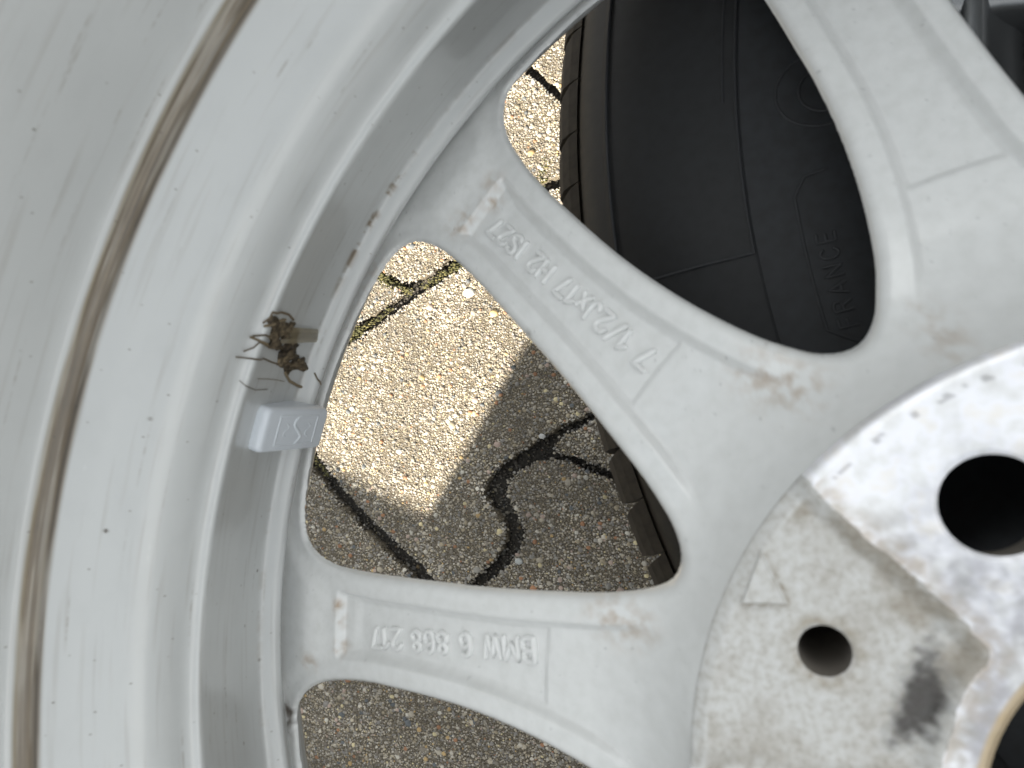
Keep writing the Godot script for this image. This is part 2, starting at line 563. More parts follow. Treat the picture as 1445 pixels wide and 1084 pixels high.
func hub_meshes(wheel: Node3D, own: bool) -> void:
	var rows := 84
	var cols := 176
	var pad := Buf.new()
	var walls_all := []
	for s in 5:
		var axis := PH + 36.0 + 72.0 * s
		var g := Grid.new()
		g.rows = rows
		g.cols = cols
		var fh := PackedFloat32Array()
		var fr := PackedFloat32Array()
		var fi := PackedFloat32Array()
		for i in rows:
			var r: float = lerpf(33.0, 75.0, float(i) / (rows - 5)) if i < rows - 4 else [75.35, 75.7, 75.95, 76.05][i - rows + 4]
			for j in cols:
				var phi := deg_to_rad(-36.0 + 72.0 * j / (cols - 1))
				var q := Vector2(r * cos(phi), r * sin(phi))
				var rec := recess_sd(q)
				var f36 := deg_to_rad(36.0)
				var bolt := minf(q.distance_to(Vector2(55.6 * cos(f36), 55.6 * sin(f36))), q.distance_to(Vector2(55.6 * cos(f36), -55.6 * sin(f36)))) - 7.6
				var small := q.distance_to(Vector2(58.3, -0.8)) - 4.15
				var hole := minf(bolt, small)
				var z := -2.6 * sm(-0.4, 3.4, rec)
				if r < 34.2:
					z -= (34.2 - r) * 0.9
				if rec > 0.5:
					z += 0.12 * noise.get_noise_2d(q.x * 4.0, q.y * 4.0 + 40.0 * s)
				if r > 73.7 and rec <= 1.0:
					z -= 0.2 * pow(r - 73.7, 1.6) * (1.0 - sm(0.0, 1.0, rec))
				if r > 73.6 and rec > 0.0:
					z -= minf(r - 73.6, 1.9) * 0.55 * sm(0.0, 1.0, rec)
				if hole < 0.8:
					var e := 0.8 - maxf(hole, 0.0)
					z -= e * e / 1.0
				if r > 75.0:
					z = lerpf(z, -4.8, [0.05, 0.16, 0.5, 1.0][i - rows + 4])
				var a := deg_to_rad(axis) + phi
				var x = r * cos(a)
				var y = r * sin(a)
				g.p.append(lp(x, y, z))
				fh.append(hole)
				fr.append(rec)
				fi.append(-rec)
				var c := Color.WHITE
				if s == 0 and own or s == 4 and own:
					var n1 := noise.get_noise_2d(x * 3.0, y * 3.0)
					var n2 := noise.get_noise_2d(x * 11.0, y * 11.0)
					if rec > 0.0:
						var grime := exp(-rec * rec / 60.0) * (0.42 + 0.9 * n1) * (0.35 + 0.65 * sm(4.0, -12.0, q.y)) + clampf(n1 * 0.5 + n2 * 0.25, 0.0, 0.22)
						c = c.lerp(Color(0.50, 0.43, 0.34), clampf(grime, 0.0, 0.7))
						var st := Vector2((q.x - 43.6) * 0.62 - 0.012 * q.y * q.y, (q.y + 0.4) * 0.24)
						c = c.lerp(Color(0.075, 0.065, 0.06), clampf((sm(2.7, 0.7, st.length() + 0.9 * n2 + 0.6 * n1)) * 0.95, 0.0, 0.93))
						c = c.lerp(Color(0.55, 0.47, 0.36), exp(-pow((small - 0.9) / 1.3, 2.0)) * (0.45 + 0.6 * n2))
						var td := 1e9
						for m in 3:
							var e0: Vector2 = TRI[m]
							var e1: Vector2 = TRI[(m + 1) % 3]
							td = minf(td, Geometry2D.get_closest_point_to_segment(Vector2(x, y), e0, e1).distance_to(Vector2(x, y)))
						c = c.lerp(Color(0.45, 0.37, 0.27), exp(-td * td / 0.35) * clampf(0.5 + 1.2 * n2, 0.0, 0.9))
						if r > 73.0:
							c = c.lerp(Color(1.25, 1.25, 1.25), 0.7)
					else:
						c = c.lerp(Color(0.60, 0.60, 0.61), clampf(sm(69.0, 55.0, r + 10.0 * n1) * (0.75 + 0.7 * n1 + 0.5 * n2), 0.0, 0.9))
						var n3 := noise.get_noise_2d(r * 9.0, rad_to_deg(phi) * 3.0 + 300.0)
						var ox := clampf(0.14 + n1 * 0.7 + n2 * 0.4 + n3 * 0.55, 0.0, 1.0) * clampf((60.0 - r) / 16.0 + exp(-rec * rec / 30.0) * (0.9 - 0.9 * sm(62.0, 70.0, r)), 0.0, 1.0)
						c = c.lerp(Color(0.42, 0.41, 0.42), clampf(ox * 1.1, 0.0, 0.8))
						c = c.lerp(Color(0.52, 0.44, 0.34), clampf(exp(-rec * rec / 6.0) * (0.5 + n2), 0.0, 0.6))
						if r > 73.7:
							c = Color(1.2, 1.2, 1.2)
						elif absf(r - 72.6 + n1 * 0.8) < 0.45 and n2 > 0.02:
							c = c.lerp(Color(0.35, 0.34, 0.34), 0.6)
				if r < 34.6:
					c = Color(0.62, 0.50, 0.33)
				g.c.append(c)
		g.smooth_normals(Vector3.UP)
		var walls := []
		g.f = [fh, fi]
		g.cut(pad, walls)
		var rec_b := Buf.new()
		g.f = [fh, fr]
		g.cut(rec_b, walls)
		for r in 5:
			if r == s:
				part("hub_pocket", rec_b.mesh(), M.worn, wheel)
		for w in walls:
			walls_all.append(w)
	part("mounting_face", pad.mesh(), M.metal, wheel)
	var hb := Buf.new()
	for w in walls_all:
		var m: Vector3 = (w[0] + w[1]) * 0.5
		# the middle of the hole that this edge belongs to
		var best := Vector2.ZERO
		var near := 1e9
		for s in 5:
			for kind in 2:
				var a := deg_to_rad(PH + 72.0 * s + 36.0 * kind)
				var h := Vector2(55.6, 0).rotated(a) if kind == 0 else Vector2(58.3, -0.8).rotated(a)
				var d := h.distance_to(Vector2(m.x, -m.z) / S)
				if d < near:
					near = d
					best = h
		var k := []
		for p in w:
			var o: Vector3 = (Vector3(best.x * S, p.y, -best.y * S) - p).normalized()
			k.append([p, o])
		var tone := Color(0.40, 0.37, 0.34)  # shade down the holes, put into the colour of their walls
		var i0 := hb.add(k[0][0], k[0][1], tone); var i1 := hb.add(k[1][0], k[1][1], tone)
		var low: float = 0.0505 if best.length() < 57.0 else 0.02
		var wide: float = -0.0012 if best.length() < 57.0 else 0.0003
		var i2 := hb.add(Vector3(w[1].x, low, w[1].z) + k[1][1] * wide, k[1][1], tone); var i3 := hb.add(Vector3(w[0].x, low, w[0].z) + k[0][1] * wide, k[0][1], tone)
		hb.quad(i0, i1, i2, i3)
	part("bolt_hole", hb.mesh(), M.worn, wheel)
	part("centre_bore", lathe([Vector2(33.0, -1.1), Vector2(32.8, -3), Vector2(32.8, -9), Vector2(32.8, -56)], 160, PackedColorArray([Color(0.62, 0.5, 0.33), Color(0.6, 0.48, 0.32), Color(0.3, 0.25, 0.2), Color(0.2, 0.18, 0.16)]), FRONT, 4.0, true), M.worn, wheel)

func glyphs() -> Dictionary:
	var v := func(a): 
		var o := []
		for i in range(0, a.size(), 2):
			o.append(Vector2(a[i], a[i + 1]))
		return o
	return {
		"7": [0.6, [v.call([0, 1, 0.6, 1, 0.22, 0])]],
		"1": [0.36, [v.call([0, 0.72, 0.3, 1, 0.3, 0])]],
		"/": [0.5, [v.call([0, -0.05, 0.5, 1.05])]],
		"2": [0.6, [v.call([0, 0.76, 0.08, 0.92, 0.3, 1, 0.52, 0.92, 0.58, 0.72, 0.46, 0.5, 0, 0, 0.6, 0])]],
		"J": [0.5, [v.call([0.46, 1, 0.46, 0.25, 0.36, 0.05, 0.2, 0, 0.05, 0.08, 0, 0.25])]],
		"x": [0.5, [v.call([0, 0, 0.5, 0.72]), v.call([0, 0.72, 0.5, 0])]],
		"H": [0.6, [v.call([0, 0, 0, 1]), v.call([0.6, 0, 0.6, 1]), v.call([0, 0.5, 0.6, 0.5])]],
		"I": [0.1, [v.call([0.05, 0, 0.05, 1])]],
		"S": [0.6, [v.call([0.57, 0.82, 0.45, 0.96, 0.28, 1, 0.1, 0.93, 0.03, 0.76, 0.12, 0.58, 0.46, 0.42, 0.57, 0.24, 0.48, 0.06, 0.28, 0, 0.1, 0.05, 0, 0.2])]],
		"B": [0.6, [v.call([0, 0, 0, 1, 0.4, 1, 0.54, 0.9, 0.54, 0.62, 0.4, 0.53, 0, 0.53]), v.call([0.4, 0.53, 0.58, 0.42, 0.58, 0.12, 0.42, 0, 0, 0])]],
		"M": [0.75, [v.call([0, 0, 0, 1, 0.375, 0.3, 0.75, 1, 0.75, 0])]],
		"W": [0.9, [v.call([0, 1, 0.22, 0, 0.45, 0.9, 0.68, 0, 0.9, 1])]],
		"6": [0.6, [v.call([0.52, 0.92, 0.32, 1, 0.1, 0.88, 0, 0.55, 0.02, 0.2, 0.16, 0.02, 0.36, 0, 0.54, 0.12, 0.57, 0.36, 0.46, 0.55, 0.28, 0.6, 0.08, 0.5, 0.01, 0.34])]],
		"8": [0.6, [v.call([0.3, 0.54, 0.1, 0.66, 0.08, 0.86, 0.3, 1, 0.52, 0.86, 0.5, 0.66, 0.3, 0.54, 0.06, 0.4, 0.02, 0.16, 0.3, 0, 0.58, 0.16, 0.54, 0.4, 0.3, 0.54])]],
		"F": [0.52, [v.call([0, 0, 0, 1, 0.52, 1]), v.call([0, 0.52, 0.44, 0.52])]],
		"R": [0.58, [v.call([0, 0, 0, 1, 0.4, 1, 0.55, 0.88, 0.55, 0.64, 0.4, 0.52, 0, 0.52]), v.call([0.32, 0.52, 0.58, 0])]],
		"A": [0.66, [v.call([0, 0, 0.33, 1, 0.66, 0]), v.call([0.13, 0.36, 0.53, 0.36])]],
		"N": [0.6, [v.call([0, 0, 0, 1, 0.6, 0, 0.6, 1])]],
		"C": [0.6, [v.call([0.58, 0.8, 0.45, 0.96, 0.28, 1, 0.08, 0.85, 0, 0.5, 0.08, 0.15, 0.28, 0, 0.45, 0.04, 0.58, 0.2])]],
		"E": [0.52, [v.call([0.52, 1, 0, 1, 0, 0, 0.52, 0]), v.call([0, 0.52, 0.44, 0.52])]],
		" ": [0.32, []],
	}

func ridge(b: Buf, path: Array, up: Vector3, hw: float, hh: float, col := Color.WHITE, flat_top := 0.0) -> void:
	# a rounded raised line along points (in metres) lying on a surface whose normal is up
	var n := path.size()
	var prev := []
	for i in n:
		var t: Vector3 = (path[mini(i + 1, n - 1)] - path[maxi(i - 1, 0)]).normalized()
		var side := t.cross(up).normalized()
		var ring := []
		for k in 7:
			var a := PI * k / 6.0
			var ca := cos(a)
			var sa := sin(a)
			var px := signf(ca) * pow(absf(ca), 0.75) if flat_top > 0.0 else ca
			var nn := (side * ca * 0.8 + up * (sa + 0.05)).normalized()
			ring.append(b.add(path[i] + side * px * hw + up * (sa * hh - 0.00005), nn, col))
		if i > 0:
			for k in 6:
				b.quad(prev[k], prev[k + 1], ring[k + 1], ring[k])
		prev = ring
		if i == 0 or i == n - 1:       # rounded end
			var d := t * (-1.0 if i == 0 else 1.0)
			var tip := b.add(path[i] + d * hw * 0.9, (d + up * 0.3).normalized(), col)
			for k in 6:
				b.tri(ring[k], ring[k + 1], tip)

func lettering(text: String, place: Callable, size: float, hw: float, hh: float, gap := 0.26) -> ArrayMesh:
	# place(u, v): point and normal on the surface for text coordinates in mm
	var b := Buf.new()
	var gl := glyphs()
	var u := 0.0
	for ch in text:
		var g = gl[ch]
		for stroke in g[1]:
			var pts := []
			for i in stroke.size():
				pts.append(stroke[i])
			var path := []
			var up := Vector3.UP
			for i in pts.size() - 1:
				var m := maxi(1, int(pts[i].distance_to(pts[i + 1]) * 5.0))
				for k in m:
					var q: Vector2 = pts[i].lerp(pts[i + 1], float(k) / m)
					var r = place.call(u + q.x * size, q.y * size)
					path.append(r[0]); up = r[1]
			var r = place.call(u + pts[-1].x * size, pts[-1].y * size)
			path.append(r[0])
			ridge(b, path, up, hw * S, hh * S, Color.WHITE, 1.0)
		u += (g[0] + gap) * size
	return b.mesh()

func text_width(text: String, gap := 0.26) -> float:
	var gl := glyphs()
	var u := 0.0
	for ch in text:
		u += gl[ch][0] + gap
	return u - gap

func on_spoke(from: Vector2, to: Vector2, text: String) -> Callable:
	# text laid from one point to another on the sunk plate of a spoke; u, v in mm
	var k := from.distance_to(to) / text_width(text)
	var dir := (to - from).normalized()
	var up := Vector2(-dir.y, dir.x)
	return func(u: float, v: float):
		var p := from + dir * u + up * v
		var r := p.length()
		var slope := 0.289
		var rad := p.normalized()
		var nn := ld(rad.x * slope, rad.y * slope, 1.0).normalized()
		return [lp(p.x, p.y, spoke_base(r) - 2.9), nn]

func build_wheel() -> Node3D:
	var w := thing("alloy_wheel", "bare silver-painted alloy wheel lying face down, seen from behind, with part numbers on its spokes", "wheel rim", Vector3(0, (LIFT + FRONT) * S, 0))
	# barrel
	var prof := chaikin(BARREL, 2)
	var total := 0.0
	for i in range(1, prof.size()):
		total += prof[i].distance_to(prof[i - 1])
	var run := 0.0
	for i in range(1, prof.size()):
		run += prof[i].distance_to(prof[i - 1])
		if i < prof.size() / 2 and prof[i].y < -38.0:
			CORNER = run / total
		if i < prof.size() / 2 and prof[i].x < 210.9 and prof[i].y > 10.0:
			BAND.x = run / total
		if i < prof.size() / 2 and prof[i].x > 205.0 and prof[i].y < 20.9:
			BAND.y = run / total
	make_materials()
	part("barrel", lathe(prof, 420, PackedColorArray(), FRONT, 4.0, true), M.barrel, w)
	wedge_fields()
	var plain := [null, null]
	var spokes := []
	for s in 5:
		for side in [-1.0, 1.0]:
			var axis := PH + 36.0 + 72.0 * s
			var seen: bool = (s == 0) or (s == 1 and side < 0) or (s == 4 and side > 0)
			var h := 0 if side < 0 else 1
			if seen:
				spokes.append(part("spoke", wedge_mesh(axis, side, true), M.paint, w))
			else:
				if plain[h] == null:
					plain[h] = wedge_mesh(0.0, side, false)
				var o := part("spoke", plain[h], M.paint, w)
				o.rotation.y = deg_to_rad(axis)
				spokes.append(o)
	spokes[0].set_meta("label", "spoke with raised size lettering in its sunk panel")
	spokes[1].set_meta("label", "spoke with raised part number in its sunk panel")
	hub_meshes(w, true)
	# lettering: the plates' own directions in wheel coordinates
	var a1 := deg_to_rad(PH + 18.0)
	var t1 := "7 1/2Jx17 H2 IS27"
	var f1 := Vector2(112.0, -3.9).rotated(a1)
	var e1 := Vector2(170.5, -6.4).rotated(a1)
	part("raised_size_lettering", lettering(t1, on_spoke(f1, e1, t1), f1.distance_to(e1) / text_width(t1), 0.68, 1.35), M.paint, spokes[0])
	var a2 := deg_to_rad(PH + 54.0)
	var t2 := "BMW 6 868 217"
	var f2 := Vector2(113.5, -4.6).rotated(a2)
	var e2 := Vector2(164.5, 5.0).rotated(a2)
	part("raised_part_number", lettering(t2, on_spoke(f2, e2, t2), f2.distance_to(e2) / text_width(t2), 0.66, 1.35), M.paint, spokes[1])
	# raised triangle on the hub pocket
	var b := Buf.new()
	var tri := TRI
	var mid: Vector2 = (tri[0] + tri[1] + tri[2]) / 3.0
	var top := []
	var low := []
	for q in tri:
		low.append(lp(q.x, q.y, -2.7))
		var i: Vector2 = q.lerp(mid, 0.2)
		top.append(lp(i.x, i.y, -0.8))
	b.flat(top, Vector3.UP)
	for i in 3:
		var j := (i + 1) % 3
		var o: Vector2 = ((tri[i] + tri[j]) * 0.5 - mid).normalized()
		b.flat([low[i], low[j], top[j], top[i]], (ld(o.x, o.y, 0.9)).normalized())
	part("raised_triangle_mark", b.mesh(), M.worn, w)
	build_weight(w)
	return w

func barrel_r(z: float) -> float:
	# inner radius of the barrel's wall at height z, between the two ridges and beyond
	var pts := [Vector2(196.3, -42), Vector2(199.6, -38.6), Vector2(198.6, -32), Vector2(196.4, -25), Vector2(194, -17), Vector2(191.2, -9), Vector2(193, -4), Vector2(194.8, 3.4), Vector2(198, 7.8)]
	for i in range(1, pts.size()):
		if z <= pts[i].y:
			var t: float = clampf((z - pts[i - 1].y) / (pts[i].y - pts[i - 1].y), 0, 1)
			return lerpf(pts[i - 1].x, pts[i].x, t)
	return 198.0

func on_barrel(deg: float, z: float, lift := 0.0) -> Vector3:
	var a := deg_to_rad(deg)
	var r := barrel_r(z) - lift
	return lp(r * cos(a), r * sin(a), z)

func build_weight(w: Node3D) -> void:
	# a stick-on balance weight: rounded block standing on the barrel's wall between the ridges
	var deg := 163.9
	var a := deg_to_rad(deg)
	var inward := ld(-cos(a), -sin(a), 0)
	var round_ := ld(-sin(a), cos(a), 0)
	var z0 := -18.5
	var z1 := -45.5
	var axial := (on_barrel(deg, z1, 0.0) - on_barrel(deg, z0, 0.0)).normalized()
	inward = round_.cross(axial).normalized()
	if inward.dot(ld(-cos(a), -sin(a), 0)) < 0:
		inward = -inward
	var o := on_barrel(deg, (z0 + z1) / 2, 0.0)
	var half := Vector2((z0 - z1) * 0.5 + 0.4, 6.1)
	var b := Buf.new()
	var layers := [[-3.0, 0.0, 0.0], [4.9, 0.0, 0.12], [6.0, 0.25, 0.45], [6.7, 0.8, 0.85], [6.9, 1.5, 1.0]]
	var prev := []
	var loop := []
	var cr := 1.8
	for c in 4:
		var sx := [1, -1, -1, 1][c] as float
		var sy := [1, 1, -1, -1][c] as float
		for k in 5:
			var t := (c + k / 4.0) * PI / 2.0
			loop.append([Vector2(sx * (half.x - cr), sy * (half.y - cr)) + Vector2(cos(t), sin(t)) * cr, Vector2(cos(t), sin(t))])
	for L in layers:
		var ring := []
		for q in loop:
			var p: Vector2 = q[0] - q[1] * L[1]
			var nn: Vector3 = ((axial * q[1].x + round_ * q[1].y) * (1.0 - L[2]) + inward * L[2]).normalized()
			ring.append(b.add(o + (axial * p.x + round_ * p.y + inward * L[0]) * S, nn))
		if prev.size():
			for i in ring.size():
				var j := (i + 1) % ring.size()
				b.quad(prev[i], prev[j], ring[j], ring[i])
		prev = ring
	var mid := b.add(o + inward * 6.9 * S, inward)
	for i in prev.size():
		b.tri(prev[i], prev[(i + 1) % prev.size()], mid)
	var wt := part("balance_weight", b.mesh(), M.weight, w, "pale blue-grey adhesive weight with a curved mark, stuck to the barrel")
	# the frame and curved mark on its face
	var rb := Buf.new()
	var at := func(x: float, y: float) -> Vector3: return o + (axial * x + round_ * y + inward * 6.9) * S
	var frame := []
	for q in [Vector2(-8.5, 4.0), Vector2(-8.5, -4.0), Vector2(8.5, -4.0), Vector2(8.5, 4.0), Vector2(-8.5, 4.0)]:
		frame.append(q)
	for i in 4:
		var path := []
		for k in 9:
			var q: Vector2 = frame[i].lerp(frame[i + 1], k / 8.0)
			path.append(at.call(q.x, q.y))
		ridge(rb, path, inward, 0.45 * S, 0.16 * S)
	var sp := []
	for k in 25:
		var t := k / 24.0
		sp.append(at.call(0.2 + 1.9 * sin(t * TAU) , lerpf(3.9, -3.9, t)))
	ridge(rb, sp, inward, 0.55 * S, 0.28 * S)
	for s in [-1.0, 1.0]:
		var q := []
		for k in 9:
			var t := k / 8.0 * PI * 1.3
			q.append(at.call(s * 4.9 + 0.9 * sin(t * 1.6), lerpf(-1.8, 1.8, t / 4.1)))
		ridge(rb, q, inward, 0.3 * S, 0.12 * S)
	part("raised_mark", rb.mesh(), M.weight, wt)

# ------------------------------------------------------------------ the wheel and tyre underneath
const TZ0 := -290.0
func tp(r: float, deg: float, z: float) -> Vector3:
	var a := deg_to_rad(deg)
	return Vector3(r * cos(a) * S, (z - TZ0) * S, -r * sin(a) * S)

const SIDE := [Vector2(219, -100), Vector2(221, -86), Vector2(226, -77.5), Vector2(233, -71.5), Vector2(242, -68.2), Vector2(252, -66.2), Vector2(268, -64.3), Vector2(284, -64.1), Vector2(284.6, -64.7), Vector2(285.6, -64.9), Vector2(300, -66.4), Vector2(314, -70.4), Vector2(321, -74), Vector2(322.6, -74.2), Vector2(323.4, -75.8), Vector2(328, -79.2), Vector2(331.6, -82.6), Vector2(332.6, -84.6), Vector2(336, -89.5), Vector2(338.5, -98), Vector2(339, -112), Vector2(339, -242), Vector2(337, -258), Vector2(322, -277), Vector2(300, -287), Vector2(284, -289.5), Vector2(252, -287), Vector2(226, -276), Vector2(219, -254)]

func side_z(r: float) -> float:
	for i in range(1, SIDE.size()):
		if r <= SIDE[i].x:
			return lerpf(SIDE[i - 1].y, SIDE[i].y, (r - SIDE[i - 1].x) / (SIDE[i].x - SIDE[i - 1].x))
	return -100.0

func on_side(r: float, deg: float, up := 0.0) -> Vector3:
	return tp(r, deg, side_z(r) + up)

func arc_ridge(b: Buf, r0: float, d0: float, r1: float, d1: float, hw: float, hh: float, steps := 14) -> void:
	var path := []
	for k in steps + 1:
		var t := float(k) / steps
		path.append(on_side(lerpf(r0, r1, t), lerpf(d0, d1, t)))
	ridge(b, path, Vector3.UP, hw * S, hh * S)

func build_tyre(wheel: Node3D) -> void:
	var t := thing("wheel_with_tyre", "black tyre on a silver alloy wheel, lying on the paving under the bare wheel", "wheel", Vector3(TYRE.x * S, 0, -TYRE.y * S))
	var prof := chaikin(SIDE, 1)
	var cols := PackedColorArray()
	for q in prof:
		var dust := sm(324.0, 333.0, q.x)
		var satin := 1.0 - sm(283.5, 285.5, q.x)
		var col := Color(0.13, 0.135, 0.15).lerp(Color(0.20, 0.22, 0.26), satin)
		cols.append(col.lerp(Color(0.62, 0.49, 0.32), dust))
	var ty := part("tyre", lathe(prof, 300, cols, TZ0, 4.0), M.rubber, t)
	# tread blocks round the shoulder; the grooves between them lean
	var b := Buf.new()
	var pitch := 360.0 / 126.0
	var sec := [Vector2(334.2, -85.4), Vector2(337.5, -87.2), Vector2(341.0, -91.5), Vector2(344.0, -98), Vector2(345.2, -108), Vector2(345.6, -150), Vector2(345.6, -172)]
	for side in 2:
		pass
	var ring_a := []
	var ring_b := []
	for i in sec.size():
		var q: Vector2 = sec[i]
		var lean := (q.x - 334.0) * 0.05 + maxf(-92.0 - q.y, 0.0) * 0.012
		var w0 := 0.03 + 0.02 * maxf(q.x - 336.0, 0.0)
		ring_a.append([q, w0 + lean])
		ring_b.append([q, pitch - 0.01 - 0.06 * maxf(q.x - 336.0, 0.0) + lean])
	for i in sec.size() - 1:
		var tn: Vector2 = (sec[i + 1] - sec[i]).normalized()
		var nn2 := Vector2(-tn.y, tn.x)
		var nn := Vector3(nn2.x, nn2.y, 0.0)
		var P := []
		for k in 5:
			P.append([tp(sec[i].x, lerpf(ring_a[i][1], ring_b[i][1], k / 4.0), sec[i].y), tp(sec[i + 1].x, lerpf(ring_a[i + 1][1], ring_b[i + 1][1], k / 4.0), sec[i + 1].y)])
		for k in 4:
			b.flat([P[k][0], P[k + 1][0], P[k + 1][1], P[k][1]], nn)
		for e in 2:
			var m: float = ring_a[i][1] if e == 0 else ring_b[i][1]
			var m2: float = ring_a[i + 1][1] if e == 0 else ring_b[i + 1][1]
			b.flat([tp(sec[i].x, m, sec[i].y), tp(sec[i + 1].x, m2, sec[i + 1].y), tp(332, m2, sec[i + 1].y - 2.0), tp(330, m, sec[i].y - 2.0)], Vector3(0, 0, 1.0 if e == 0 else -1.0))
	var block := b.mesh()
	for i in 126:
		var o := part("tread_block", block, M.tread, t)
		o.rotation.y = deg_to_rad(pitch * i + 0.9)
	# rings, panel edges, bar and lettering on the side wall
	var lines := Buf.new()
	arc_ridge(lines, 285.2, -200, 285.2, -169.3, 0.4, 0.8, 60)
	arc_ridge(lines, 288.4, -186, 288.4, -177.6, 0.3, 0.6, 30)
	arc_ridge(lines, 285.2, -169.3, 312.0, -169.4, 0.4, 0.8)
	arc_ridge(lines, 322.0, -210, 322.0, -150, 0.4, 0.8, 100)
	part("side_wall_ridge", lines.mesh(), M.moulded, ty)
	var emb := Buf.new()
	var lobe := []
	for k in 30:
		var a := TAU * k / 29.0
		lobe.append(on_side(265.0 + 10.5 * cos(a), -177.3 + 2.0 * sin(a)))
	ridge(emb, lobe, Vector3.UP, 0.4 * S, 0.3 * S)
	var lobe2 := []
	for k in 24:
		var a := TAU * k / 23.0
		lobe2.append(on_side(264.0 + 6.0 * cos(a), -177.3 + 1.2 * sin(a)))
	ridge(emb, lobe2, Vector3.UP, 0.4 * S, 0.3 * S)
	arc_ridge(emb, 265.0, -172.9, 270.5, -172.7, 0.4, 0.3)
	arc_ridge(emb, 270.5, -172.7, 273.4, -171.7, 0.4, 0.3, 5)
	arc_ridge(emb, 273.4, -171.7, 273.2, -164.4, 0.4, 0.3, 30)
	arc_ridge(emb, 273.2, -164.4, 266.0, -163.2, 0.4, 0.3)
	part("moulded_outline", emb.mesh(), M.moulded, ty)
	var txt := "FRANCE"
	var size := 4.3
	var d_start := -164.3
	var place := func(u: float, v: float):
		return [on_side(266.0 + v, d_start - rad_to_deg(u / 268.0)), Vector3.UP]
	part("moulded_lettering", lettering(txt, place, size, 0.42, 0.32, 0.42), M.moulded, ty)
	# the rim inside the tyre
	var lip := [Vector2(216, -112), Vector2(219, -96), Vector2(224, -84), Vector2(229, -77.5), Vector2(232.5, -73.4), Vector2(233.4, -70.8), Vector2(232.6, -69.0), Vector2(230.4, -68.6), Vector2(228, -69.8), Vector2(225.5, -73.5), Vector2(222, -78), Vector2(218.5, -81.5), Vector2(216, -86), Vector2(214.5, -96), Vector2(212, -128), Vector2(206, -146), Vector2(194, -160), Vector2(192, -190), Vector2(198, -232), Vector2(202, -236)]
	part("rim", lathe(chaikin(lip, 2), 300, PackedColorArray(), TZ0, 4.0), M.silver, t)
	var sb := Buf.new()
	var across := [[-1.0, -26.0], [-0.98, -9.0], [-0.93, -4.0], [-0.86, -1.6], [-0.76, -0.5], [-0.62, 0.0], [0.0, 0.9], [0.62, 0.0], [0.76, -0.5], [0.86, -1.6], [0.93, -4.0], [0.98, -9.0], [1.0, -26.0]]
	var last := []
	for i in 15:
		var u := i / 14.0
		var r := lerpf(52.0, 236.5, u)
		var half := lerpf(10.0, 15.0, u) + 7.0 * pow(u, 8.0)
		var top := -104.0 + 36.5 * pow(u, 1.6)
		var ring := []
		for k in across.size():
			var a = across[k]
			var b0 = across[maxi(k - 1, 0)]
			var b1 = across[mini(k + 1, across.size() - 1)]
			var tn := Vector2((b1[0] - b0[0]) * half, b1[1] - b0[1]).normalized()
			ring.append(sb.add(Vector3(r * S, (top + a[1] - TZ0) * S, -a[0] * half * S), Vector3(0, tn.x, tn.y)))
		if last.size():
			for k in across.size() - 1:
				sb.quad(last[k], last[k + 1], ring[k + 1], ring[k])
		last = ring
	var bar := sb.mesh()
	for i in 10:
		var o := part("spoke", bar, M.silver, t)
		o.rotation.y = deg_to_rad(174.6 + 36.0 * i)
	part("hub", lathe(chaikin([Vector2(33, -150), Vector2(33, -104), Vector2(36, -100), Vector2(60, -100), Vector2(68, -103), Vector2(72, -112), Vector2(74, -150)], 2), 96, PackedColorArray(), TZ0, 4.0, true), M.silver, t)

# ------------------------------------------------------------------ the ground
# paving stones as outlines in mm (plan), joints left open between them
const MAIN_STONE := [Vector2(-412, 70), Vector2(-350, 103), Vector2(-318, 121), Vector2(-298, 134), Vector2(-264, 152), Vector2(-246, 166), Vector2(-206, 206), Vector2(-150, 190), Vector2(-110, 100), Vector2(-150, 71), Vector2(-176, 59), Vector2(-198, 49), Vector2(-214, 38), Vector2(-231, 27), Vector2(-240, 15), Vector2(-241, 8), Vector2(-233, -3), Vector2(-224, -14), Vector2(-229, -28), Vector2(-242, -41), Vector2(-262, -60), Vector2(-281, -43), Vector2(-320, -16), Vector2(-350, 9), Vector2(-376, 34)]

